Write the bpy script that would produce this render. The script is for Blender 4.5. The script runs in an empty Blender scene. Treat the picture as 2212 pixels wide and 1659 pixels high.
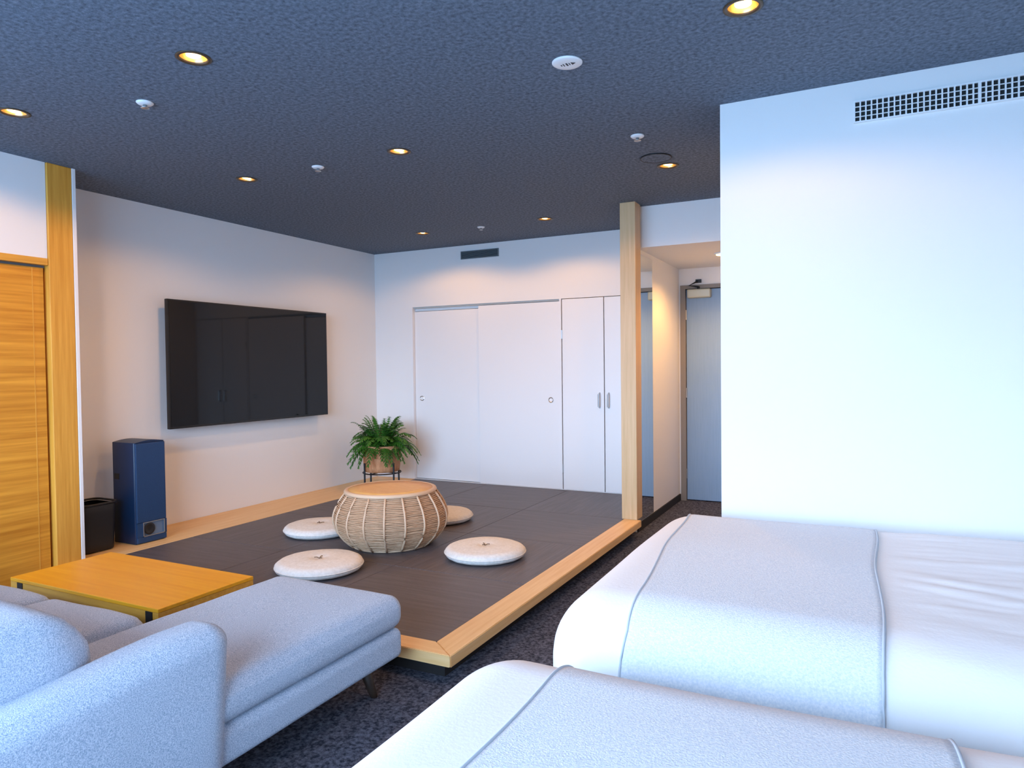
import bpy, bmesh, math, random
from mathutils import Vector, Matrix, noise
random.seed(7)
PI = math.pi
S = bpy.context.scene
C = S.collection

# ------------------------------------------------------------------ camera
cam = bpy.data.cameras.new('camera'); camo = bpy.data.objects.new('camera', cam); C.objects.link(camo)
cam.sensor_fit = 'HORIZONTAL'; cam.sensor_width = 36.0; cam.lens = 1508.27/2212*36
cam.clip_start = 0.05; cam.clip_end = 200
_r = Vector((0.89379576, 0.4483321, -0.01129044)); _u = Vector((-0.00089888, 0.02696606, 0.99963595)); _f = Vector((-0.44847334, 0.89346022, -0.02450515))
camo.matrix_world = Matrix(((_r.x, _u.x, -_f.x, 0), (_r.y, _u.y, -_f.y, 0), (_r.z, _u.z, -_f.z, 1.25817), (0, 0, 0, 1)))
S.camera = camo
# ------------------------------------------------------------------ world: overcast blue daylight, darker ground below the horizon
SKY = (0.47, 0.695, 1.0); SKY_S = 25.0; GROUND = (0.34, 0.62, 1.0); GROUND_S = 9.5
w = bpy.data.worlds.new('world'); S.world = w; w.use_nodes = True
nt = w.node_tree; nt.nodes.clear()
n_o = nt.nodes.new('ShaderNodeOutputWorld'); n_s = nt.nodes.new('ShaderNodeBackground'); n_g = nt.nodes.new('ShaderNodeBackground')
n_m = nt.nodes.new('ShaderNodeMixShader'); n_t = nt.nodes.new('ShaderNodeTexCoord'); n_x = nt.nodes.new('ShaderNodeSeparateXYZ'); n_r = nt.nodes.new('ShaderNodeMapRange')
n_s.inputs[0].default_value = (*SKY, 1); n_s.inputs[1].default_value = SKY_S
n_g.inputs[0].default_value = (*GROUND, 1); n_g.inputs[1].default_value = GROUND_S
n_r.inputs[1].default_value = -0.05; n_r.inputs[2].default_value = 0.05
nt.links.new(n_t.outputs['Generated'], n_x.inputs[0]); nt.links.new(n_x.outputs[2], n_r.inputs[0])
nt.links.new(n_r.outputs[0], n_m.inputs[0]); nt.links.new(n_g.outputs[0], n_m.inputs[1]); nt.links.new(n_s.outputs[0], n_m.inputs[2])
nt.links.new(n_m.outputs[0], n_o.inputs[0])
# window daylight portal (guides sampling of the sky through the rear window; gives no light of its own)
WX0, WX1, WZ0, WZ1, WY = -4.05, 0.0, 0.55, 2.44, -1.05
pl = bpy.data.lights.new('window_portal', 'AREA'); pl.shape = 'RECTANGLE'; pl.size = WX1-WX0; pl.size_y = WZ1-WZ0; pl.cycles.is_portal = True
po = bpy.data.objects.new('window_portal', pl); C.objects.link(po)
po.location = ((WX0+WX1)/2, WY-0.13, (WZ0+WZ1)/2); po.rotation_euler = (PI/2, 0, 0)   # emits toward +Y
SPOT_W = 20.0; SPOT_COL = (1.0, 0.50, 0.14)
# ------------------------------------------------------------------ exposure
S.view_settings.view_transform = 'Standard'; S.view_settings.look = 'None'
S.view_settings.gamma = 1.0; S.view_settings.use_curve_mapping = False
S.view_settings.exposure = 0.18

# ================================================================== helpers
def wloc(o):
    v = Vector((0, 0, 0))
    while o: v += o.location; o = o.parent
    return v
def link(name, me, mats, parent=None, loc=None):
    o = bpy.data.objects.new(name, me); C.objects.link(o)
    if mats is not None and not me.materials:
        for m in (mats if isinstance(mats, (list, tuple)) else [mats]): me.materials.append(m)
    if parent: o.parent = parent
    if loc is not None: o.location = Vector(loc) - wloc(parent)
    return o
def obj(name, bm, mats, parent=None, smooth=False, origin=None):
    """bm holds world coordinates; becomes ONE mesh object."""
    bmesh.ops.recalc_face_normals(bm, faces=bm.faces)
    if origin is None:
        if parent: origin = wloc(parent)
        else:
            xs = [v.co for v in bm.verts]
            lo = Vector([min(c[i] for c in xs) for i in range(3)]); hi = Vector([max(c[i] for c in xs) for i in range(3)])
            origin = Vector(((lo.x+hi.x)/2, (lo.y+hi.y)/2, lo.z))
    origin = Vector(origin)
    for v in bm.verts: v.co -= origin
    me = bpy.data.meshes.new(name); bm.to_mesh(me); bm.free()
    if smooth:
        for p in me.polygons: p.use_smooth = True
    o = link(name, me, mats, parent); o.location = origin - wloc(parent)
    return o
def tag(o, label=None, cat=None, group=None, kind=None):
    if label: o['label'] = label
    if cat: o['category'] = cat
    if group: o['group'] = group
    if kind: o['kind'] = kind
    return o
def thing(name, loc, label=None, cat=None, group=None, kind=None):
    o = bpy.data.objects.new(name, None); C.objects.link(o); o.location = loc; o.empty_display_size = 0.1
    return tag(o, label, cat, group, kind)
def box(bm, lo, hi, bev=0, seg=2):
    ret = bmesh.ops.create_cube(bm, size=1)
    vs = ret['verts']
    for v in vs: v.co = Vector([lo[i]+(v.co[i]+.5)*(hi[i]-lo[i]) for i in range(3)])
    if bev:
        es = list({e for v in vs for e in v.link_edges})
        bmesh.ops.bevel(bm, geom=es, offset=bev, segments=seg, affect='EDGES', profile=.5, clamp_overlap=True)
    return bm
def B(lo, hi, bev=0, seg=2): return box(bmesh.new(), lo, hi, bev, seg)
def lathe(bm, prof, cx, cy, n=32, cap0=True, cap1=True, wob=None):
    rings = []
    for (r, z) in prof:
        ring = []
        for k in range(n):
            a = 2*PI*k/n; rr = r*(wob(a, z) if wob else 1)
            ring.append(bm.verts.new((cx+rr*math.cos(a), cy+rr*math.sin(a), z)))
        rings.append(ring)
    for a, b in zip(rings, rings[1:]):
        for k in range(n): bm.faces.new((a[k], a[(k+1) % n], b[(k+1) % n], b[k]))
    if cap0: bm.faces.new(list(reversed(rings[0])))
    if cap1: bm.faces.new(rings[-1])
    return bm
def tube(bm, pts, r, n=6, closed=False, cap=True):
    pts = [Vector(p) for p in pts]; N = len(pts); rings = []
    rr = r if isinstance(r, (list, tuple)) else [r]*N
    for i, p in enumerate(pts):
        if closed: t = pts[(i+1) % N]-pts[i-1]
        else: t = pts[min(i+1, N-1)]-pts[max(i-1, 0)]
        t.normalize()
        up = Vector((0, 0, 1)) if abs(t.z) < .9 else Vector((1, 0, 0))
        a = t.cross(up).normalized(); b = t.cross(a).normalized()
        rings.append([bm.verts.new(p+rr[i]*(math.cos(2*PI*k/n)*a+math.sin(2*PI*k/n)*b)) for k in range(n)])
    for i in range(N if closed else N-1):
        a = rings[i]; b = rings[(i+1) % N]
        for k in range(n): bm.faces.new((a[k], a[(k+1) % n], b[(k+1) % n], b[k]))
    if cap and not closed: bm.faces.new(rings[0]); bm.faces.new(list(reversed(rings[-1])))
    return bm
def prism(bm, pts, ax, a, b):
    """polygon pts (2D) extruded along axis ax from a to b"""
    def mk(p, v):
        q = list(p); q.insert(ax, v); return bm.verts.new(q)
    A = [mk(p, a) for p in pts]; Bv = [mk(p, b) for p in pts]
    bm.faces.new(A); bm.faces.new(list(reversed(Bv)))
    n = len(pts)
    for i in range(n): bm.faces.new((A[i], Bv[i], Bv[(i+1) % n], A[(i+1) % n]))
    return bm
def round_pt(p, lo, hi, r):
    c = [min(max(p[i], lo[i]+r[i]), hi[i]-r[i]) for i in range(3)]
    d = Vector([(p[i]-c[i])/r[i] for i in range(3)])
    l = d.length
    if l < 1e-6: return Vector(p), Vector((0, 0, 1))
    d /= l
    return Vector([c[i]+r[i]*d[i] for i in range(3)]), Vector([d[i]/r[i] for i in range(3)]).normalized()
def axis_samples(lo, hi, r, seg, mid):
    s = [lo+r-r*math.tan(PI/4*(seg-k)/seg) for k in range(seg)]
    s += [lo+r+(hi-lo-2*r)*k/mid for k in range(mid+1)]
    s += [hi-r+r*math.tan(PI/4*(k+1)/seg) for k in range(seg)]
    return s
def rbox(lo, hi, r, seg=4, mid=(6, 6, 6), fn=None):
    """soft box with rounded edges; fn(point, normal, boxpoint) may displace"""
    if not isinstance(r, (list, tuple)): r = (r, r, r)
    r = [min(r[i], (hi[i]-lo[i])/2-1e-4) for i in range(3)]
    sm = [axis_samples(lo[i], hi[i], r[i], seg, mid[i]) for i in range(3)]
    bm = bmesh.new(); cache = {}
    def V(i, j, k):
        key = (i, j, k)
        if key not in cache:
            p = (sm[0][i], sm[1][j], sm[2][k]); q, n = round_pt(p, lo, hi, r)
            if fn: q = fn(q, n, p)
            cache[key] = bm.verts.new(q)
        return cache[key]
    nx, ny, nz = [len(s)-1 for s in sm]
    for k in (0, nz):
        for i in range(nx):
            for j in range(ny): bm.faces.new((V(i, j, k), V(i+1, j, k), V(i+1, j+1, k), V(i, j+1, k)))
    for j in (0, ny):
        for i in range(nx):
            for k in range(nz): bm.faces.new((V(i, j, k), V(i+1, j, k), V(i+1, j, k+1), V(i, j, k+1)))
    for i in (0, nx):
        for j in range(ny):
            for k in range(nz): bm.faces.new((V(i, j, k), V(i, j+1, k), V(i, j+1, k+1), V(i, j, k+1)))
    return bm
def frame_xz(bm, x0, x1, z0, z1, w, y0, y1):   # rectangular ring in the xz plane
    box(bm, (x0, y0, z0), (x1, y1, z0+w)); box(bm, (x0, y0, z1-w), (x1, y1, z1))
    box(bm, (x0, y0, z0+w), (x0+w, y1, z1-w)); box(bm, (x1-w, y0, z0+w), (x1, y1, z1-w))
    return bm

# ================================================================== materials
def mat(name, col, rough=.6, metal=0, col2=None, scale=8, stretch=(1, 1, 1), detail=4, bump=0, bscale=None, contrast=(.35, .65), spec=.5, emit=None, estr=0, sheen=0, kind='noise', bstretch=None):
    m = bpy.data.materials.new(name); m.use_nodes = True
    t = m.node_tree; bs = t.nodes['Principled BSDF']
    bs.inputs['Base Color'].default_value = (*col, 1); bs.inputs['Roughness'].default_value = rough; bs.inputs['Metallic'].default_value = metal
    bs.inputs['Specular IOR Level'].default_value = spec
    if sheen: bs.inputs['Sheen Weight'].default_value = sheen
    if emit: bs.inputs['Emission Color'].default_value = (*emit, 1); bs.inputs['Emission Strength'].default_value = estr
    tc = t.nodes.new('ShaderNodeTexCoord')
    def tex(sc, st, det, kd):
        mp = t.nodes.new('ShaderNodeMapping'); mp.inputs['Scale'].default_value = st
        t.links.new(tc.outputs['Object'], mp.inputs[0])
        if kd == 'wave':
            n = t.nodes.new('ShaderNodeTexWave'); n.inputs['Scale'].default_value = sc; n.inputs['Distortion'].default_value = 1.5; n.inputs['Detail'].default_value = det
        else:
            n = t.nodes.new('ShaderNodeTexNoise'); n.inputs['Scale'].default_value = sc; n.inputs['Detail'].default_value = det; n.inputs['Roughness'].default_value = .6
        t.links.new(mp.outputs[0], n.inputs['Vector'])
        return n
    if col2:
        n = tex(scale, stretch, detail, kind); rp = t.nodes.new('ShaderNodeValToRGB')
        rp.color_ramp.elements[0].position = contrast[0]; rp.color_ramp.elements[1].position = contrast[1]
        rp.color_ramp.elements[0].color = (*col, 1); rp.color_ramp.elements[1].color = (*col2, 1)
        t.links.new(n.outputs['Fac'], rp.inputs[0]); t.links.new(rp.outputs[0], bs.inputs['Base Color'])
    if bump:
        n = tex(bscale or scale, bstretch or stretch, detail, kind); b = t.nodes.new('ShaderNodeBump')
        b.inputs['Strength'].default_value = bump; b.inputs['Distance'].default_value = .01
        t.links.new(n.outputs['Fac'], b.inputs['Height']); t.links.new(b.outputs[0], bs.inputs['Normal'])
    return m
M = {}
M['white_wall'] = mat('white_wallpaper', (.80, .80, .80), .75, bump=.05, bscale=220, spec=.25)
M['white_door'] = mat('white_laminate', (.80, .80, .81), .38, bump=.02, bscale=60)
M['seam'] = mat('shadow_gap', (.10, .10, .10), .8)
M['ceiling'] = mat('charcoal_fibre_wallpaper', (.074, .094, .122), .8, col2=(.22, .27, .345), scale=60, stretch=(1, 1, 1), detail=10, bump=.35, bscale=160, contrast=(.30, .72), spec=.08)
M['carpet'] = mat('charcoal_carpet', (.035, .040, .056), .95, col2=(.20, .205, .26), scale=75, detail=8, bump=.8, bscale=260, contrast=(.38, .66), spec=.1)
def tatami(name, st):
    return mat(name, (.090, .076, .080), .45, col2=(.125, .108, .115), scale=40, stretch=st, detail=3, bump=.25, bscale=90, bstretch=st, spec=.4)
M['tatami_a'] = tatami('tatami_weave_along', (1, .06, 1)); M['tatami_b'] = tatami('tatami_weave_across', (.06, 1, 1))
def wood(name, c1, c2, st, rough=.45, sc=9):
    return mat(name, c1, rough, col2=c2, scale=sc, stretch=st, detail=6, bump=.05, contrast=(.3, .7))
OAK1, OAK2 = (.58, .25, .025), (.76, .38, .06)
M['oak_x'] = wood('oak_grain_x', OAK1, OAK2, (.25, 6, 6)); M['oak_y'] = wood('oak_grain_y', OAK1, OAK2, (6, .25, 6)); M['oak_z'] = wood('oak_grain_z', OAK1, OAK2, (6, 6, .25))
M['pale_y'] = wood('pale_oak_grain_y', (.78, .45, .17), (.90, .60, .29), (6, .25, 6)); M['pale_x'] = wood('pale_oak_grain_x', (.78, .45, .17), (.90, .60, .29), (.25, 6, 6))
M['pale_z'] = wood('pale_oak_grain_z', (.58, .38, .18), (.70, .48, .26), (6, 6, .25))
M['door_oak'] = wood('sliding_door_oak', (.50, .18, .010), (.78, .35, .035), (6, .18, 6), sc=7)
M['table_oak'] = wood('table_oak', (.80, .315, .008), (.90, .42, .022), (.22, 5, 5), rough=.35)
M['black'] = mat('matt_black', (.008, .008, .009), .5)
M['black_metal'] = mat('black_metal', (.012, .013, .016), .45, metal=.3)
M['plinth'] = mat('dark_plinth', (.012, .010, .010), .8)
M['dark_leg'] = mat('dark_stained_wood', (.03, .018, .012), .45, col2=(.05, .03, .02), scale=10, stretch=(6, 6, .5))
M['screen'] = mat('television_screen', (.004, .005, .007), .04, spec=.35)
M['bezel'] = mat('television_bezel', (.005, .005, .005), .3)
M['speaker'] = mat('speaker_grille_cloth', (.005, .034, .10), .6, col2=(.009, .048, .13), scale=300, detail=2, bump=.15, bscale=500)
M['speaker_body'] = mat('speaker_cabinet', (.004, .022, .065), .42)
M['silver'] = mat('brushed_silver', (.62, .64, .66), .3, metal=.9)
M['port'] = mat('speaker_port', (.13, .18, .25), .4)
M['sofa'] = mat('heather_fabric', (.26, .36, .50), .95, col2=(.68, .74, .84), scale=330, detail=6, bump=.45, bscale=420, contrast=(.36, .66), spec=.15, sheen=.15)
M['duvet'] = mat('white_cotton', (.90, .90, .90), .85, bump=.08, bscale=90, spec=.2)
M['stripe'] = mat('white_striped_cotton', (.80, .80, .83), .8, col2=(.88, .88, .89), scale=14, stretch=(0, 1, 0), detail=0, kind='wave', contrast=(.4, .6), spec=.2)
M['runner'] = mat('pale_grey_woven', (.70, .77, .84), .95, col2=(.87, .90, .93), scale=170, detail=6, bump=.35, bscale=240, contrast=(.36, .66), spec=.1)
M['piping'] = mat('runner_edge', (.56, .63, .70), .9)
M['zabuton'] = mat('cream_linen', (.74, .71, .66), .9, col2=(.84, .81, .77), scale=60, detail=5, bump=.2, bscale=180, spec=.15)
M['thread'] = mat('tuft_thread', (.20, .13, .08), .8)
M['rattan'] = mat('rattan_strands', (.48, .29, .165), .6, col2=(.66, .44, .28), scale=26, stretch=(1, 1, 6), detail=4, contrast=(.3, .7))
M['rattan_rib'] = mat('rattan_rib', (.68, .47, .31), .5)
M['rattan_core'] = mat('rattan_inner_wall', (.36, .21, .115), .8)
M['rattan_lid'] = mat('rattan_lid', (.70, .37, .11), .45, col2=(.80, .47, .17), scale=14, stretch=(1, 5, 1))
M['basket'] = mat('tan_basket', (.48, .20, .085), .75, col2=(.66, .33, .16), scale=40, stretch=(1, 1, .25), detail=4, bump=.5, bscale=60)
M['soil'] = mat('potting_soil', (.02, .014, .01), .95)
M['leaf'] = mat('fern_green', (.018, .085, .008), .5, col2=(.06, .20, .018), scale=9, detail=3)
M['chrome'] = mat('satin_chrome', (.55, .57, .58), .3, metal=1)
M['white_plastic'] = mat('white_plastic', (.82, .83, .84), .4)
M['dark_plastic'] = mat('charcoal_plastic', (.012, .012, .014), .5)
M['gold'] = mat('gold_reflector', (.85, .58, .22), .28, metal=.9)
M['bronze'] = mat('bronze_trim', (.10, .075, .05), .4, metal=.6)
M['lamp'] = mat('warm_lamp', (1, .9, .7), .5, emit=(1.0, .60, .20), estr=9)
M['mirror'] = mat('mirror_silver', (.88, .92, .92), .02, metal=1)
M['grey_door'] = mat('grey_blue_door_laminate', (.23, .36, .53), .5, col2=(.26, .39, .57), scale=20, stretch=(8, 8, .2))
M['door_frame'] = mat('taupe_metal_frame', (.24, .21, .18), .5)
M['closer'] = mat('beige_metal', (.50, .50, .40), .4, metal=.2)
M['vent_dark'] = mat('duct_interior', (.015, .018, .02), .9)
M['vent_grey'] = mat('grey_vent_metal', (.16, .19, .21), .5)
M['track'] = mat('pale_grey_track', (.45, .47, .46), .5)
M['frame_alu'] = mat('window_aluminium', (.30, .30, .31), .4, metal=.5)
g = bpy.data.materials.new('window_glass'); g.use_nodes = True; t = g.node_tree; t.nodes.clear()
a = t.nodes.new('ShaderNodeOutputMaterial'); b_ = t.nodes.new('ShaderNodeBsdfTransparent'); c_ = t.nodes.new('ShaderNodeBsdfGlossy'); d_ = t.nodes.new('ShaderNodeMixShader'); d_.inputs[0].default_value = .06
c_.inputs['Roughness'].default_value = .02
t.links.new(b_.outputs[0], d_.inputs[1]); t.links.new(c_.outputs[0], d_.inputs[2]); t.links.new(d_.outputs[0], a.inputs[0]); M['glass'] = g

# ================================================================== dimensions
H = 2.45
XL, YB, ZP = -4.5713, 5.9257, 0.1226          # recess wall, closet wall, platform top
XC = -4.1533                                  # left door wall
XRo, YF = -1.4438, 2.3119                     # platform outer corner
YW, XW = 3.327, -0.5855                       # white projecting wall
XM, YH, YD, HB = -1.519, 5.1545, 6.4926, 2.143
XE = 1.62
def struct(name, bm, m, label=None): 
    o = obj(name, bm, m); tag(o, label, None, None, 'structure'); return o

# ------------------------------------------------------------------ shell
struct('floor', B((-4.75, -1.9, -.1), (XE+.1, 6.7, 0)), M['carpet'], 'dark charcoal mottled carpet floor')
LIGHTS = [(-2.281, 1.868), (-3.478, 1.87), (-.357, 2.461), (-3.441, 3.191), (-2.279, 3.187), (-1.04, 4.184), (-3.483, 5.208), (-2.294, 5.196)]
LR = .055
bm = bmesh.new()
def loop(pts):
    vs = [bm.verts.new(p) for p in pts]
    return [bm.edges.new((vs[i], vs[(i+1) % len(vs)])) for i in range(len(vs))]
ed = loop([(-4.75, -1.9, H), (XE+.1, -1.9, H), (XE+.1, 6.7, H), (-4.75, 6.7, H)])
for (x, y) in LIGHTS: ed += loop([(x+LR*math.cos(2*PI*k/24), y+LR*math.sin(2*PI*k/24), H) for k in range(24)])
bmesh.ops.triangle_fill(bm, use_beauty=True, use_dissolve=False, edges=ed, normal=(0, 0, -1))
box(bm, (-4.75, -1.9, H+.12), (XE+.1, 6.7, H+.2))
for lo, hi in [((-4.75, -1.9, H), (-4.74, 6.7, H+.12)), ((XE+.09, -1.9, H), (XE+.1, 6.7, H+.12)), ((-4.75, -1.9, H), (XE+.1, -1.89, H+.12)), ((-4.75, 6.69, H), (XE+.1, 6.7, H+.12))]: box(bm, lo, hi)
struct('ceiling', bm, M['ceiling'], 'dark blue-charcoal fibre-textured ceiling')

D0, D1, DT = 1.46, 2.388, 1.905               # sliding door opening
bm = B((XC-.1, -1.82, 0), (XC, D0, H)); box(bm, (XC-.1, D0, 0), (XC-.075, D1+.1, DT)); box(bm, (XC-.1, D0, DT), (XC, D1, H)); struct('wall_left', bm, M['white_wall'], 'white wall above the oak sliding door')  # thin box behind the sliding leaf is added to block light leaking through its gap
bm = B((XL-.1, 2.45, 0), (XL, YB+.6, H)); box(bm, (XL, 2.45, 0), (XC-.14, 2.50, H)); struct('wall_left_recess', bm, M['white_wall'], 'white recessed wall behind the television')
CX0, CX1, CZ1 = -4.118, -1.60, 1.876          # closet opening
bm = B((XL, YB, 0), (CX0, YB+.1, H)); box(bm, (CX0, YB, CZ1), (CX1, YB+.1, H)); box(bm, (XL, YB+.55, 0), (CX1, YB+.6, H)); struct('wall_back', bm, M['white_wall'], 'white wall and bulkhead around the closet doors')
bm = B((CX1, 5.10, 0), (XM, YD, H)); struct('wall_corridor_left', bm, M['white_wall'], 'white side wall of the entry corridor')
bm = B((XM, YH, HB), (XW, YH+.08, H)); struct('wall_header', bm, M['white_wall'], 'white header above the entry corridor')
bm = B((XM, YH+.08, HB), (XW, YD, HB+.05)); struct('ceiling_corridor', bm, M['white_wall'], 'lowered white ceiling of the entry corridor')
bm = B((XM-.1, YD, 1.99), (XW, YD+.1, H)); box(bm, (XM-.1, YD, 0), (-1.505, YD+.1, 1.99)); box(bm, (-.66, YD, 0), (XW, YD+.1, 1.99)); box(bm, (XM-.1, YD+.1, 0), (XW, YD+.14, H)); struct('wall_corridor_end', bm, M['white_wall'], 'white wall around the grey entry door')  # last box, unseen behind the entry door, added to keep outside light out
bm = B((XW, YW, 0), (XE+.1, 6.7, H)); struct('wall_right', bm, M['white_wall'], 'bright white projecting wall on the right')
struct('wall_bedhead', B((XE, -1.82, 0), (XE+.1, YW, H)), M['white_wall'], 'white wall at the heads of the beds')
bm = B((-4.25, WY-.1, 0), (WX0, WY, H)); box(bm, (WX1, WY-.1, 0), (XE, WY, H)); box(bm, (WX0, WY-.1, 0), (WX1, WY, WZ0)); box(bm, (WX0, WY-.1, WZ1), (WX1, WY, H)); struct('wall_rear', bm, M['white_wall'], 'white window wall behind the camera')
wn = thing('window_1', (-1.95, WY-.05, WZ0), 'wide aluminium-framed window behind the camera', None, None, 'structure')
bm = frame_xz(bmesh.new(), WX0, WX1, WZ0, WZ1, .05, WY-.08, WY-.02)
for k in (1, 2, 3): x = WX0+(WX1-WX0)*k/4; box(bm, (x-.025, WY-.08, WZ0+.05), (x+.025, WY-.02, WZ1-.05))
obj('window_frame', bm, M['frame_alu'], wn)
for k in range(4):
    x0 = WX0+(WX1-WX0)*k/4; x1 = WX0+(WX1-WX0)*(k+1)/4
    obj('pane', B((x0+.025, WY-.053, WZ0+.05), (x1-.025, WY-.047, WZ1-.05)), M['glass'], wn)

# columns and trims
tr = thing('trim_1', (XC, 2.46, 0), 'oak column beside the sliding door', None, None, 'structure')
obj('column_board', B((XC-.15, D1+.002, 0), (XC+.012, 2.530, H), .004), M['oak_z'], tr)
obj('white_edge_strip', B((XC-.15, 2.5305, 0), (XC+.014, 2.552, H), .002), M['white_door'], tr)
struct('trim_2', B((-1.592, 4.962, ZP), (-1.476, 5.099, H), .003), M['pale_z'], 'pale oak post at the platform corner')
struct('baseboard_corridor', B((XM, 5.105, 0), (XM+.012, YD-.015, .06)), M['plinth'], 'black baseboard along the corridor wall')

# sliding oak door
d = thing('door_1', (XC-.03, (D0+D1)/2, 0), 'oak sliding door with horizontal grain at the left edge', None, None, 'structure')
obj('door_leaf', B((XC-.06, D0+.004, .01), (XC-.022, D1-.012, 1.852), .002), M['door_oak'], d)
obj('door_head_trim', B((XC-.1, D0, 1.866), (XC+.006, D1, DT), .002), M['oak_y'], d)
obj('door_stile', B((XC-.1, D0-.04, 0), (XC+.006, D0, DT), .002), M['oak_z'], d)
obj('track_shadow', B((XC-.09, D0, 1.853), (XC-.03, D1-.002, 1.866)), M['seam'], d)
obj('door_edge_strip', B((XC-.023, D1-.075, .012), (XC-.0205, D1-.07, 1.85)), M['oak_z'], d)

# entry door with closer
d = thing('door_2', (-1.08, YD, 0), 'grey-blue entry door at the end of the corridor', None, None, 'structure')
obj('door_leaf', B((-1.455, YD+.02, .008), (-.70, YD+.06, 1.95), .002), M['grey_door'], d)
bm = B((-1.505, YD-.012, 0), (-1.458, YD+.08, 1.99)); box(bm, (-1.458, YD-.012, 1.955), (-.697, YD+.08, 1.99)); box(bm, (-.697, YD-.012, 0), (-.66, YD+.08, 1.99))
obj('door_frame', bm, M['door_frame'], d)
for z in (.25, 1.0, 1.72):
    obj('hinge', tube(bmesh.new(), [(-1.457, YD+.012, z-.045), (-1.457, YD+.012, z+.045)], .008, 8), M['chrome'], d)
cl = obj('door_closer', B((-1.435, YD-.055, 1.868), (-1.225, YD+.02, 1.948), .012, 3), M['closer'], d)
bm = tube(bmesh.new(), [(-1.335, YD-.03, 1.948), (-1.335, YD-.03, 1.972)], .012, 8)
tube(bm, [(-1.335, YD-.03, 1.968), (-1.40, YD-.13, 1.972), (-1.34, YD-.03, 2.02)], .009, 6); box(bm, (-1.36, YD-.035, 2.005), (-1.31, YD-.012, 2.035))
obj('closer_arm', bm, M['black_metal'], cl)

# ------------------------------------------------------------------ closet
YCd = YB+.02
cz = thing('closet', ((CX0+CX1)/2, YB+.06, ZP), 'white built-in closet with two sliding and two hinged doors', 'closet')
fr = obj('closet_frame', box(box(B((CX0, YB-.004, ZP+.002), (CX0+.02, YB+.5, CZ1)), (CX0+.02, YB+.05, CZ1-.04), (-2.47, YB+.1, CZ1)), (CX0+.02, YB-.002, ZP+.0005), (CX1, YB+.02, ZP+.005)), M['white_door'], cz)
obj('track', B((CX0+.02, YB+.012, CZ1-.014), (-2.48, YB+.05, CZ1)), M['track'], cz)
def closet_door(x0, x1, y0, z1, nm):
    return obj(nm, B((x0, y0, ZP+.006), (x1, y0+.026, z1), .002), M['white_door'], cz)
dA = closet_door(CX0+.022, -3.30, YB+.032, CZ1-.045, 'sliding_door')
dB = closet_door(-3.335, -2.482, YB+.004, CZ1-.022, 'sliding_door')
obj('closet_mullion', B((-2.481, YB-.003, ZP+.006), (-2.463, YB+.06, CZ1)), M['white_door'], cz)
dC = closet_door(-2.455, -2.058, YB-.001, CZ1-.006, 'hinged_door')
dD = closet_door(-2.050, CX1-.005, YB-.001, CZ1-.006, 'hinged_door')
for dd, x, yf in ((dA, -4.02, YB+.032), (dB, -2.575, YB+.004)):
    bm = bmesh.new(); lathe(bm, [(.022, -.002), (.026, .001), (.022, .003), (.016, -.001)], 0, 0, 20)
    for v in bm.verts: v.co = Vector((x+v.co.x, yf-v.co.z, .948+v.co.y))
    obj('finger_pull', bm, M['chrome'], dd)
for dd, x in ((dC, -2.098), (dD, -2.012)):
    bm = tube(bmesh.new(), [(x, YB-.001, .885), (x, YB-.03, .895), (x, YB-.03, 1.005), (x, YB-.001, 1.015)], .008, 8)
    obj('handle', bm, M['chrome'], dd)
for z in (.32, 1.55):
    obj('hinge', B((-2.462, YB-.008, z-.04), (-2.452, YB+.004, z+.04)), M['chrome'], dC)
obj('door_gap_shadow', B((-2.470, YB+.03, ZP), (CX1, YB+.035, CZ1)), M['seam'], cz)

# ------------------------------------------------------------------ mirror
bm = B((XM, 5.105, .068), (XM+.006, 5.552, 2.105)); 
mi = obj('wall_mirror', bm, M['mirror']); tag(mi, 'tall narrow frameless mirror on the corridor wall behind the oak post', 'mirror')

# ------------------------------------------------------------------ tatami platform
pf = thing('tatami_platform', (-2.9, 4.1, 0), 'raised platform of dark tatami mats framed in pale oak', 'platform')
xi, yi = -1.575, 2.415                        # inner mat edges
xs = [-4.092, -3.253, -2.410, xi]; ys = [yi, 3.258, 4.112, 4.968, YB-.004]
obj('plinth', B((XC+.02, YF+.075, 0), (XRo-.075, 4.96, .077)), M['plinth'], pf)
obj('platform_deck', B((XC+.016, YF+.02, .077), (XRo-.02, 4.96, .098)), M['plinth'], pf)
obj('platform_deck', B((XL+.002, 4.96, .0), (CX1-.004, YB-.004, .098)), M['plinth'], pf)
obj('platform_deck', B((XL+.002, 2.555, .0), (XC+.014, 4.96, .098)), M['plinth'], pf)
zb0, zb1 = .077, ZP+.003
bm = prism(bmesh.new(), [(XRo, YF), (XRo, 4.9605), (xi, 4.9605), (xi, yi)], 2, zb0, zb1); bmesh.ops.bevel(bm, geom=bm.edges[:], offset=.003, segments=2, affect='EDGES'); obj('edge_beam', bm, M['pale_y'], pf)
bm = prism(bmesh.new(), [(XRo-.0015, YF), (xi-.0015, yi), (XC+.016, yi), (XC+.016, YF)], 2, zb0, zb1); bmesh.ops.bevel(bm, geom=bm.edges[:], offset=.003, segments=2, affect='EDGES'); obj('edge_beam', bm, M['pale_x'], pf)
obj('wall_side_plank', B((XL+.002, 2.554, .098), (xs[0]-.002, YB-.004, ZP+.001), .002), M['pale_y'], pf)
obj('edge_filler', B((XC+.016, yi+.001, .098), (xs[0]-.002, 2.552, ZP), .002), M['pale_y'], pf)
k = 0
for i in range(3):
    for j in range(4):
        m = M['tatami_a'] if (i+j) % 2 else M['tatami_b']
        obj('tatami_mat', B((xs[i]+.0015, ys[j]+.0015, .098), (xs[i+1]-.0015, ys[j+1]-.0015, ZP), .003), m, pf)
obj('tatami_mat', B((xi+.001, 5.10, .098), (CX1-.002, ys[4], ZP), .002), M['tatami_a'], pf) if CX1 > xi+.05 else None

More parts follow.
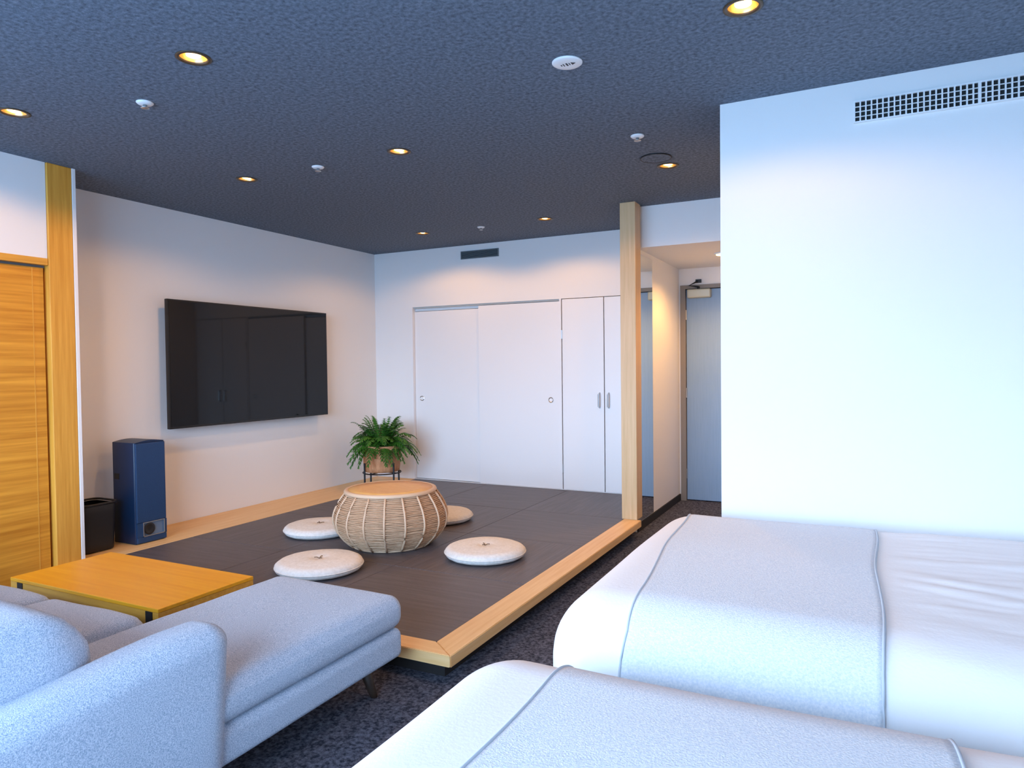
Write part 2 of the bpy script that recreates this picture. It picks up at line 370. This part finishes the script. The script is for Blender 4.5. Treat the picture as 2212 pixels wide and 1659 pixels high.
# ------------------------------------------------------------------ television
tv = thing('television', (-4.47, 4.21, .835), 'large flat black wall-mounted television', 'television')
obj('back_shell', B((-4.515, 3.40, .86), (-4.478, 5.02, 1.75), .01), M['black'], tv)
obj('bezel', B((-4.482, 3.376, .835), (-4.452, 5.042, 1.776), .004), M['bezel'], tv)
obj('screen', B((-4.452, 3.388, .852), (-4.4505, 5.030, 1.764)), M['screen'], tv)
obj('wall_bracket', B((XL+.001, 3.9, 1.1), (-4.514, 4.5, 1.5), .004), M['black_metal'], tv)

# ------------------------------------------------------------------ speaker and bin
SX0, SX1, SY0, SY1 = -4.452, -4.216, 2.937, 3.160
sp = thing('floor_speaker', ((SX0+SX1)/2, (SY0+SY1)/2, ZP+.001), 'tall dark blue box floor speaker under the television', 'speaker')
z0 = ZP+.0015
bm = rbox((SX0, SY0, z0), (SX1-.012, SY1, .792), (.012, .012, .004), 3, (2, 2, 2)); obj('cabinet', bm, M['speaker_body'], sp, True)
py0, py1, pz0, pz1 = 2.982, 3.140, .168, .262
bm = bmesh.new(); xg0, xg1 = SX1-.013, SX1
box(bm, (xg0, SY0+.004, pz1), (xg1, SY1-.004, .785), .006); box(bm, (xg0, SY0+.004, z0+.004), (xg1, SY1-.004, pz0), .005)
box(bm, (xg0, SY0+.004, pz0), (xg1, py0, pz1)); box(bm, (xg0, py1, pz0), (xg1, SY1-.004, pz1))
obj('front_grille', bm, M['speaker'], sp)
po_ = obj('bass_port', B((xg0-.001, py0, pz0), (xg0+.002, py1, pz1)), M['port'], sp)
bm = bmesh.new(); w_ = .005
box(bm, (xg1-.004, py0, pz0), (xg1+.003, py1, pz0+w_)); box(bm, (xg1-.004, py1-w_, pz0), (xg1+.003, py1, pz1)); box(bm, (xg1-.004, py0, pz1-w_), (xg1+.001, py1, pz1)); box(bm, (xg1-.004, py0, pz0), (xg1+.003, py0+w_, pz1))
obj('port_rim', bm, M['silver'], po_)
bm = lathe(bmesh.new(), [(.036, 0), (.040, .006), (.030, .009), (.012, .004)], 0, 0, 24)
for v in bm.verts: v.co = Vector((xg0+.002+v.co.z, py0+.05+v.co.x, (pz0+pz1)/2+v.co.y))
obj('port_tube', bm, M['black'], po_)
bm = bmesh.new(); N = 14   # domed top
prof = [((SY0+.004)+(SY1-SY0-.008)*i/N, .790+.013*math.sin(PI*i/N)) for i in range(N+1)]
prism(bm, prof, 0, SX0+.004, SX1-.002); obj('domed_top', bm, M['speaker_body'], sp)
obj('side_handle', B((-4.43, SY0-.002, .545), (-4.38, SY0+.002, .585), .001), M['black'], sp)

bn = thing('waste_bin', (-4.385, 2.738, ZP+.001), 'small black waste bin in front of the blue floor speaker', 'bin')
def binprof(p, n, q): 
    f = .90+.10*(p.z-ZP)/.31
    return Vector((-4.385+(p.x+4.385)*f, 2.738+(p.y-2.738)*f, p.z))
bm = rbox((-4.50, 2.622, ZP+.0015), (-4.268, 2.855, .425), (.05, .05, .01), 4, (2, 2, 6), binprof); 
bmesh.ops.delete(bm, geom=[f for f in bm.faces if f.calc_center_median().z > .4245], context='FACES')
obj('bin_body', bm, M['black'], bn, True)
bm = bmesh.new()
def rrect(x0, x1, y0, y1, r, z, n=6):
    o = []
    for cx, cy, a0 in ((x1-r, y1-r, 0), (x0+r, y1-r, PI/2), (x0+r, y0+r, PI), (x1-r, y0+r, 1.5*PI)):
        for k in range(n+1): a = a0+PI/2*k/n; o.append((cx+r*math.cos(a), cy+r*math.sin(a), z))
    return o
tube(bm, rrect(-4.502, -4.266, 2.62, 2.857, .05, .428), .007, 6, True); obj('bin_rim', bm, M['dark_plastic'], bn, True)

# ------------------------------------------------------------------ rattan drum table
PCX, PCY = -2.73, 3.67
pt = thing('rattan_pouf', (PCX, PCY, ZP+.001), 'round bulging rattan drum table with a tan flat top', 'table')
prof_pts = [(0, .245), (.02, .270), (.05, .305), (.09, .338), (.13, .358), (.17, .366), (.21, .362), (.25, .348), (.29, .326), (.325, .302), (.345, .286)]
def prad(h):
    for (h0, r0), (h1, r1) in zip(prof_pts, prof_pts[1:]):
        if h <= h1: return r0+(r1-r0)*(h-h0)/(h1-h0)
    return prof_pts[-1][1]
zb = ZP+.0015
bm = lathe(bmesh.new(), [(prad(h)-.010, zb+h) for h in [.345*i/24 for i in range(25)]], PCX, PCY, 64); obj('inner_wall', bm, M['rattan_core'], pt, True)
NR = 18
bm = bmesh.new(); NS = 34
for i in range(NS):
    h = .008+.33*(i+.5)/NS
    pts = []
    for kk in range(108):
        a = 2*PI*kk/108; ph = (a*NR/(2*PI)) % 1
        wv = noise.noise((math.cos(a)*3, math.sin(a)*3, i*1.7))
        r = prad(h)-.003-.007*math.sin(PI*ph)+.0025*wv
        pts.append((PCX+r*math.cos(a), PCY+r*math.sin(a), zb+h+.004*noise.noise((math.cos(a)*4+9, math.sin(a)*4, i*3.1))))
    tube(bm, pts, .0042, 4, True)
tag(obj('woven_strands', bm, M['rattan'], pt, True), kind='stuff')
for q in range(NR):
    a = 2*PI*q/NR; tw = .0
    pts = [(PCX+(prad(h)+.001)*math.cos(a), PCY+(prad(h)+.001)*math.sin(a), zb+h) for h in [.006+.335*i/12 for i in range(13)]]
    obj('rib', tube(bmesh.new(), pts, .0065, 6), M['rattan_rib'], pt, True)
bm = bmesh.new(); tube(bm, [(PCX+.246*math.cos(2*PI*k/64), PCY+.246*math.sin(2*PI*k/64), zb+.010) for k in range(64)], .010, 6, True); obj('foot_ring', bm, M['rattan_rib'], pt, True)
bm = lathe(bmesh.new(), [(.268, zb+.338), (.293, zb+.340), (.297, zb+.350), (.292, zb+.360), (.280, zb+.364), (.270, zb+.361)], PCX, PCY, 64, True, False); 
obj('top_rim', bm, M['rattan_rib'], pt, True)
bm = lathe(bmesh.new(), [(.273, zb+.345), (.273, zb+.3605), (.18, zb+.359), (.05, zb+.358)], PCX, PCY, 64); obj('table_top', bm, M['rattan_lid'], pt, True)

# ------------------------------------------------------------------ zabuton floor cushions
def zabuton(x, y, rot, label, R=.243):
    o = thing('floor_cushion', (x, y, ZP+.001), label, 'cushion', 'round floor cushions around the rattan table')
    zz = ZP+.0015; bm = bmesh.new(); N = 48; prof = []
    for i in range(17):
        a = -PI/2+PI*i/16; rr = R*(.80+.20*math.cos(a)) if abs(a) < PI/2 else R*.8
        prof.append((rr, .034+.033*math.sin(a)))
    prof = [(.03, .002), (R*.5, .001)]+prof+[(R*.66, .072), (R*.5, .0755), (R*.3, .0755), (R*.15, .0725), (.02, .066)]
    rings = []
    for (r, h) in prof:
        ring = []
        for k in range(N):
            a = 2*PI*k/N; wv = 1+.012*noise.noise((math.cos(a)*2+x, math.sin(a)*2, y))+.006*math.sin(a*16)*(r > R*.8)
            hz = h*(1+.05*noise.noise((x+r*4*math.cos(a), y+r*4*math.sin(a), 1)))
            ring.append(bm.verts.new((x+r*wv*math.cos(a+rot), y+r*wv*math.sin(a+rot), zz+max(hz, 0))))
        rings.append(ring)
    for A, Bb in zip(rings, rings[1:]):
        for k in range(N): bm.faces.new((A[k], A[(k+1) % N], Bb[(k+1) % N], Bb[k]))
    bm.faces.new(list(reversed(rings[0]))); bm.faces.new(rings[-1])
    obj('cushion_cover', bm, M['zabuton'], o, True)
    bm = tube(bmesh.new(), [(x+R*.998*math.cos(2*PI*k/48), y+R*.998*math.sin(2*PI*k/48), zz+.034) for k in range(48)], .004, 5, True); obj('edge_seam', bm, M['zabuton'], o, True)
    bm = bmesh.new()
    for q in range(3):
        a = rot+q*2.1; l = .028
        tube(bm, [(x, y, zz+.067), (x+l*.5*math.cos(a), y+l*.5*math.sin(a), zz+.0745), (x+l*math.cos(a), y+l*math.sin(a), zz+.0745)], .0028, 5)
    obj('tuft', bm, M['thread'], o)
zabuton(-2.022, 3.645, .4, 'round cream floor cushion nearest the pale oak edge beam')
zabuton(-2.737, 3.006, 1.7, 'round cream floor cushion nearest the grey sofa chaise')
zabuton(-3.357, 3.70, 2.6, 'round cream floor cushion on the television side of the rattan table')
zabuton(-2.815, 4.39, .9, 'round cream floor cushion half hidden behind the rattan table')

# ------------------------------------------------------------------ fern
FX, FY = -4.085, 5.36
st = thing('plant_stand', (FX, FY, ZP+.001), 'black metal four-legged plant stand in the corner', 'plant stand')
zt = .285
bm = tube(bmesh.new(), [(FX+.178*math.cos(2*PI*k/32), FY+.178*math.sin(2*PI*k/32), zt-.012) for k in range(32)], .006, 6, True)
tube(bm, [(FX-.178, FY, zt-.012), (FX+.178, FY, zt-.012)], .005, 6); tube(bm, [(FX, FY-.178, zt-.012), (FX, FY+.178, zt-.012)], .005, 6)
obj('support_ring', bm, M['black_metal'], st)
for q in range(4):
    a = PI/2*q-.33; x = FX+.192*math.cos(a); y = FY+.192*math.sin(a)
    obj('leg', tube(bmesh.new(), [(x, y, ZP+.0015), (x, y, .375)], .0085, 8), M['black_metal'], st)
fp = thing('potted_fern', (FX, FY, zt), 'bushy green fern in a tan basket pot on the black stand', 'plant')
bm = lathe(bmesh.new(), [(.150, zt-.002), (.165, zt+.004), (.172, zt+.05), (.176, zt+.15), (.180, zt+.235), (.185, zt+.245), (.178, zt+.248), (.170, zt+.225)], FX, FY, 40, True, False); obj('basket_pot', bm, M['basket'], fp, True)
bm = lathe(bmesh.new(), [(.168, zt+.19), (.172, zt+.222), (.02, zt+.23)], FX, FY, 32); obj('soil', bm, M['soil'], fp)
def frond_mesh(L, lift, droop, wid, seed):
    rnd = random.Random(seed); bm = bmesh.new(); N = 12; mids = []
    def pos(t): return Vector((L*(t-.12*t*t), 0, lift*math.sin(min(t*1.35, PI/2*1.0)*1.0)*(1) - droop*t*t*t))
    for i in range(N):
        t = .12+.88*i/N; p = pos(t); wl = wid*math.sin(PI*(.12+.86*t))**.8
        for s in (-1, 1):
            q = pos(min(t+.10, 1)); j = rnd.uniform(.8, 1.15)
            tip = q+Vector((0, s*wl*j, -.25*wl)); w1 = pos(min(t+.062, 1))
            bm.faces.new([bm.verts.new(p+Vector((0, s*.001, 0))), bm.verts.new((p+tip)/2+Vector((-.006, s*.002, .004))), bm.verts.new(tip), bm.verts.new((w1+tip)/2+Vector((.006, 0, 0))), bm.verts.new(w1+Vector((0, s*.001, 0)))])
    tube(bm, [pos(i/8) for i in range(9)], [.003*(1-.7*i/8) for i in range(9)], 4)
    me = bpy.data.meshes.new('frond'); bm.to_mesh(me); bm.free(); me.materials.append(M['leaf']); return me
fm = [frond_mesh(.33, .17, .10, .055, 1), frond_mesh(.37, .13, .20, .058, 2), frond_mesh(.26, .29, .05, .052, 3), frond_mesh(.20, .34, .02, .046, 4), frond_mesh(.32, .23, .12, .056, 5), frond_mesh(.36, .08, .24, .054, 6)]
rnd = random.Random(11)
for q in range(165):
    me = fm[rnd.choice([0, 0, 1, 1, 2, 2, 3, 4, 4, 5])]; a = q*2.399+rnd.uniform(-.2, .2); r0 = rnd.uniform(.0, .06)
    o = link('frond', me, None, fp, (FX+r0*math.cos(a), FY+r0*math.sin(a), zt+.225)); o.rotation_euler = (rnd.uniform(-.35, .35), rnd.uniform(-.12, .12), a); s_ = rnd.uniform(.62, 1.02); o.scale = (s_, s_, s_*1.02)

# ------------------------------------------------------------------ coffee table
tb = thing('coffee_table', (-2.98, 2.04, 0), 'low honey-coloured oak coffee table with black legs', 'table')
TX0, TX1, TY0, TY1, TZ = -3.485, -2.47, 1.802, 2.282, .322
obj('table_top', B((TX0, TY0, TZ-.016), (TX1, TY1, TZ), .002), M['table_oak'], tb)
bm = bmesh.new(); e = .001
box(bm, (TX0+e, TY0+e, TZ-.075), (TX1-e, TY0+.022, TZ-.0165)); box(bm, (TX0+e, TY1-.022, TZ-.075), (TX1-e, TY1-e, TZ-.0165)); box(bm, (TX0+e, TY0+.022, TZ-.075), (TX0+.022, TY1-.022, TZ-.0165)); box(bm, (TX1-.022, TY0+.022, TZ-.075), (TX1-e, TY1-.022, TZ-.0165))
obj('apron', bm, M['oak_x'], tb)
for x in (TX0+.075, TX1-.055):
    for y in (TY0-.002, TY1-.028):
        bm = bmesh.new(); prism(bm, [(x-.016, 0), (x+.016, 0), (x+.02, TZ-.017), (x-.02, TZ-.017)], 1, y, y+.03); obj('leg', bm, M['black'], tb)

# ------------------------------------------------------------------ sofa
so = thing('chaise_sofa', (-2.5, 1.3, 0), 'pale blue-grey heather fabric sofa with a long chaise', 'sofa')
def puff(lo, hi, amt, nz=.006, sd=0):
    def f(p, n, q):
        u = [(q[i]-lo[i])/(hi[i]-lo[i]) for i in range(3)]
        k = [max(0, math.sin(PI*min(max(v, 0), 1))) for v in u]
        if n.z > .3: d = amt*(k[0]*k[1])**.5
        elif abs(n.x) > .5: d = amt*.4*(k[1]*k[2])**.5
        else: d = amt*.4*(k[0]*k[2])**.5
        return p+n*(d+nz*noise.noise((p.x*4+sd, p.y*4, p.z*4)))
    return f
def soft(name, lo, hi, r, amt=.012, nz=.005, mid=(10, 12, 4), seg=5, fn2=None):
    f1 = puff(lo, hi, amt, nz, lo[0]*7)
    f = (lambda p, n, q: fn2(f1(p, n, q), n, q)) if fn2 else f1
    return obj(name, rbox(lo, hi, r, seg, mid, f), M['sofa'], so, True)
CXL, CXR = -2.235, -1.576
soft('chaise_base', (CXL+.01, .62, .148), (CXR-.004, 2.192, .262), .028, .004, .002)
soft('chaise_cushion', (CXL, .80, .260), (CXR, 2.208, .388), (.05, .055, .052), .012, .004, (12, 22, 4), 6)
soft('seat_base', (-3.34, .62, .148), (CXL+.008, 1.575, .262), .028, .004, .002)
soft('seat_cushion', (-2.772, .80, .260), (CXL-.004, 1.605, .398), (.05, .06, .055), .022, .006)
soft('seat_cushion', (-3.312, .80, .260), (-2.776, 1.605, .398), (.05, .06, .055), .022, .006)
def arm_sh(p, n, q): 
    k = (p.z-.13)/.42
    return Vector((p.x, p.y-.03*(1-k), p.z-.045*max(0, (1.20-p.y)/.6)*k))
soft('armrest', (-1.715, .50, .120), (-1.556, 1.380, .562), (.06, .075, .06), .006, .003, (6, 16, 10), 6, arm_sh)
soft('armrest', (-3.46, .50, .110), (-3.318, 1.352, .545), (.06, .075, .06), .006, .003, (6, 12, 8), 5, arm_sh)
soft('back_frame', (-3.33, .46, .125), (-1.70, .70, .60), (.05, .05, .05), .004, .002, (16, 4, 8))
def back_sh(p, n, q): return Vector((p.x, p.y-.10*(p.z-.40), p.z))
for x0, x1 in ((CXL-.01, -1.672), (-2.772, CXL-.014), (-3.31, -2.776)):
    soft('back_cushion', (x0, .66, .372), (x1, 1.075, .690), (.045, .13, .13), .016, .005, (10, 6, 6), 6, back_sh)
def sleg(x, y, sx, sy):
    bm = bmesh.new(); lathe(bm, [(.013, .0005), (.016, .02), (.024, .15)], x, y, 14)
    for v in bm.verts:
        k = 1-v.co.z/.137; v.co.x += sx*.03*k; v.co.y += sy*.03*k
    obj('leg', bm, M['dark_leg'], so, True)
for (x, y, sx, sy) in ((-1.70, 2.09, 1, 1), (-2.15, 2.09, -1, 1), (-1.70, .58, 1, -1), (-3.30, .58, -1, -1), (-3.27, 1.46, -1, 1)): sleg(x, y, sx, sy)

# ------------------------------------------------------------------ beds
def bed(y0, y1, ztop, label, x0=-.875, x1=1.55, rx0=-.66, rx1=.045, seed=0, dm='duvet', ry=.22, slant=.02):
    o = thing('bed', ((x0+x1)/2, (y0+y1)/2, 0), label, 'bed', 'twin beds')
    lo = (x0, y0, .05); hi = (x1, y1, ztop); R = (.17, ry, .17)
    def disp(p, n, q):
        # broad softness, long folds along the bed on top, hanging folds at the sides
        d = .010*noise.noise((p.x*1.6+seed, p.y*1.6, 3))
        if n.z > .2:
            k = min(1, max(0, (p.x-rx1-.02)/.15)) if p.x > rx1 else 0
            fold = noise.noise((p.x*1.3+seed*3, p.y*9+1.5*noise.noise((p.x*1.5, p.y*2, seed)), .5))
            d += (.011*abs(fold)+.0022*noise.noise((p.x*6, p.y*30, 5)))*k*n.z
            d += .012*math.sin(PI*min(max((p.y-y0)/(y1-y0), 0), 1))*n.z
        hang = max(0, 1-(p.z-.05)/(ztop-.05-.08))
        s = (p.y*1.0 if abs(n.x) > abs(n.y) else p.x)
        if n.z < .75:
            kf = .6 if (rx0-.02 < p.x < rx1+.02 and abs(n.y) > abs(n.x)) else 1.5
            d += hang*kf*(.013*noise.noise((s*7+seed*5, p.z*1.2, 8))+.007*math.sin(s*23+seed))
            if p.x < x0+.3: d += .012*hang*min(1, (x0+.3-p.x)/.3)
        return p+n*d
    bm = rbox(lo, hi, R, 8, (110, 90, 10), disp)
    bmesh.ops.delete(bm, geom=[f for f in bm.faces if f.calc_center_median().z < .06 and abs(f.normal.z) > .9], context='FACES')
    obj('duvet', bm, M[dm], o, True)
    # runner across the foot: follows the same surface
    bm = bmesh.new(); path = []
    zb_ = .16
    for i in range(14): path.append((y0, zb_+(ztop-zb_)*i/14))
    for i in range(90): path.append((y0+(y1-y0)*i/90, ztop))
    for i in range(15): path.append((y1, ztop-(ztop-zb_)*i/14))
    NX = 40; grid = []
    for off in (.007, .001):
        g_ = []
        for i in range(NX+1):
            row = []
            for (yy, zz) in path:
                bx_ = rx0+(rx1-rx0)*i/NX+.012*noise.noise((yy*2.2, i*0, seed+4))+slant*(y0-yy)/(y1-y0)*(1-i/NX)
                q = (bx_, yy, zz); p, n = round_pt(q, lo, hi, R); p = disp(p, n, q)
                row.append(bm.verts.new(p+n*off))
            g_.append(row)
        grid.append(g_)
    for g_ in grid:
        for A, Bb in zip(g_, g_[1:]):
            for j in range(len(path)-1): bm.faces.new((A[j], A[j+1], Bb[j+1], Bb[j]))
    for i in (0, NX):
        for j in range(len(path)-1): bm.faces.new((grid[0][i][j], grid[1][i][j], grid[1][i][j+1], grid[0][i][j+1]))
    edges = [[v.co.copy() for v in grid[0][i]] for i in (0, NX)]
    ru = obj('bed_runner', bm, M['runner'], o, True)
    for ee in edges: obj('runner_hem', tube(bmesh.new(), ee, .0035, 5), M['piping'], ru, True)
    obj('bed_base', B((x0+.10, y0+.09, .0), (x1-.02, y1-.09, .30), .01), M['plinth'], o)
    obj('mattress', B((x0+.07, y0+.07, .30), (x1-.02, y1-.07, ztop-.06), .04, 3), M['duvet'], o)
    return o
bed(1.72, 3.285, .592, 'white bed against the bright white wall with a pale blue-grey runner', x0=-.825, rx0=-.560, seed=0, ry=.25, slant=.14)
bed(.02, 1.55, .596, 'nearest white bed at the bottom edge with a pale blue-grey runner', x0=-.855, rx0=-.568, rx1=.145, seed=2.3)

# ------------------------------------------------------------------ ceiling fittings
LL = ['lit downlight above the oak coffee table, large and glowing near the top left', 'lit downlight cut by the left edge of the photo',
      'lit downlight above the beds, cut by the top edge', 'lit downlight in front of the upper left corner of the television', 'lit downlight near the middle of the ceiling above the rattan table',
      'lit downlight next to the dark round ceiling cover by the white projecting wall', 'lit downlight left of the grey vent above the closet', 'lit downlight right of the grey vent above the closet']
def downlight(x, y, z, label, W):
    o = thing('downlight', (x, y, z), label, 'light', 'recessed ceiling downlights')
    bm = lathe(bmesh.new(), [(LR-.001, z+.004), (LR+.010, z), (LR+.010, z-.003), (LR-.004, z-.004), (LR-.005, z+.004)], x, y, 28, False, False); obj('trim_ring', bm, M['bronze'], o, True)
    bm = lathe(bmesh.new(), [(LR-.002, z-.002), (LR-.008, z+.02), (LR-.020, z+.045), (LR-.022, z+.05)], x, y, 28, False, True); obj('reflector', bm, M['gold'], o, True)
    bm = lathe(bmesh.new(), [(.016, z+.048), (.028, z+.022), (.027, z+.008), (.012, z+.001)], x, y, 20); obj('lamp', bm, M['lamp'], o, True)
    l = bpy.data.lights.new('downlight_beam', 'SPOT'); l.energy = W; l.color = SPOT_COL; l.spot_size = math.radians(158); l.spot_blend = .30; l.shadow_soft_size = .03
    lo_ = bpy.data.objects.new('downlight_beam', l); C.objects.link(lo_); lo_.parent = o; lo_.location = (0, 0, -.012)
for (x, y), lb in zip(LIGHTS, LL): downlight(x, y, H, lb, SPOT_W)
# corridor downlight sits in the lowered ceiling (surface fitted)
o = thing('downlight', (-1.0, 5.72, HB-.03), 'lit downlight in the lowered corridor ceiling, half hidden by the white wall', 'light', 'recessed ceiling downlights')
bm = lathe(bmesh.new(), [(.05, HB), (.058, HB-.004), (.055, HB-.012), (.045, HB-.012)], -1.0, 5.72, 28); obj('trim_ring', bm, M['white_plastic'], o, True)
bm = lathe(bmesh.new(), [(.042, HB-.012), (.038, HB-.018), (.015, HB-.021)], -1.0, 5.72, 20); obj('lamp', bm, M['lamp'], o, True)
l = bpy.data.lights.new('downlight_beam', 'SPOT'); l.energy = 48; l.color = SPOT_COL; l.spot_size = math.radians(150); l.spot_blend = .6; l.shadow_soft_size = .03
lo_ = bpy.data.objects.new('downlight_beam', l); C.objects.link(lo_); lo_.parent = o; lo_.location = (0, 0, .0)

def sprinkler(x, y, label, R=.036):
    o = thing('ceiling_sprinkler', (x, y, H), label, 'sprinkler', 'small white ceiling sprinklers')
    bm = lathe(bmesh.new(), [(R, H-.0005), (R, H-.004), (R*.8, H-.010), (R*.45, H-.012)], x, y, 24); obj('escutcheon', bm, M['white_plastic'], o, True)
    bm = lathe(bmesh.new(), [(R*.25, H-.012), (R*.25, H-.022), (R*.5, H-.024), (R*.5, H-.027)], x, y, 16); obj('deflector', bm, M['chrome'], o, True)
sprinkler(-2.846, 2.071, 'white ceiling sprinkler between the two downlights nearest the left edge')
sprinkler(-2.867, 3.197, 'white ceiling sprinkler between the two downlights over the tatami platform')
sprinkler(-1.044, 3.563, 'white ceiling sprinkler above the dark round ceiling cover')
sprinkler(-2.896, 5.216, 'white ceiling sprinkler just in front of the closet vent', .032)
o = thing('ceiling_speaker', (-1.035, 2.576, H), 'large white round ceiling speaker plate with dark markings', 'ceiling speaker')
bm = lathe(bmesh.new(), [(.060, H-.0005), (.060, H-.004), (.054, H-.008), (.03, H-.009)], -1.035, 2.576, 36); obj('plate', bm, M['white_plastic'], o, True)
bm = bmesh.new()
for dx, w_, l_ in ((-.026, .004, .010), (-.016, .003, .02), (-.004, .006, .022), (.008, .003, .016)): box(bm, (-1.035+dx, 2.576-l_/2, H-.0105), (-1.035+dx+w_, 2.576+l_/2, H-.0092))
prism(bm, [(-1.035+.018, 2.566), (-1.035+.034, 2.576), (-1.035+.018, 2.586)], 2, H-.0105, H-.0085)
obj('grille_marks', bm, M['dark_plastic'], o)
o = thing('ceiling_cover', (-1.06, 3.985, H), 'dark round flush ceiling cover beside the lit downlight', 'ceiling cover')
M['cover'] = M['ceiling']
bm = lathe(bmesh.new(), [(.085, H-.0005), (.085, H-.006), (.080, H-.007), (.02, H-.007)], -1.06, 3.985, 40); obj('cover_plate', bm, M['cover'], o)
bm = tube(bmesh.new(), [(-1.06+.086*math.cos(2*PI*k/40), 3.985+.086*math.sin(2*PI*k/40), H-.004) for k in range(40)], .004, 6, True); obj('cover_rim', bm, M['black'], o, True)

# ------------------------------------------------------------------ vents
VX0, VX1, VZ0, VZ1 = -.03, .560, 2.276, 2.360
v = thing('air_vent', ((VX0+VX1)/2, YW-.004, VZ0), 'long white grid air vent high on the right white wall', 'vent')
obj('vent_backing', B((VX0, YW-.0035, VZ0), (VX1, YW-.0005, VZ1)), M['vent_dark'], v)
obj('vent_frame', frame_xz(bmesh.new(), VX0-.004, VX1+.004, VZ0-.004, VZ1+.004, .006, YW-.012, YW-.0005), M['white_plastic'], v)
NV = 28; me = None
for k in range(1, NV):
    x = VX0+(VX1-VX0)*k/NV; wd = .0028 if k != 21 else .0055
    if k == 21 or me is None:
        s_ = obj('slat', B((x-wd, YW-.014, VZ0+.002), (x+wd, YW-.004, VZ1-.002)), M['white_plastic'], v, origin=(x, YW, VZ0))
        if k != 21: me = s_.data
    else: link('slat', me, None, v, (x, YW, VZ0))
for k in (1, 2, 3):
    z = VZ0+(VZ1-VZ0)*k/4; obj('crossbar', B((VX0, YW-.0075, z-.0018), (VX1, YW-.004, z+.0018)), M['white_plastic'], v)
v = thing('air_vent', (-3.31, YB-.004, 2.32), 'small dark grey louvred vent above the closet doors', 'vent')
obj('vent_backing', B((-3.512, YB-.004, 2.318), (-3.102, YB-.0005, 2.388)), M['vent_dark'], v)
obj('vent_frame', frame_xz(bmesh.new(), -3.516, -3.098, 2.314, 2.392, .008, YB-.012, YB-.0005), M['vent_grey'], v)
bm0 = bmesh.new(); prism(bm0, [(YB-.011, 0), (YB-.004, .007), (YB-.004, .0085), (YB-.011, .0015)], 0, -3.508, -3.106)
s_ = obj('louvre', bm0, M['vent_grey'], v, origin=(-3.31, YB, -.0)); s_.location.z += 2.327
for k in range(1, 5):
    q = link('louvre', s_.data, None, v); q.location = s_.location; q.location.z += .0115*k
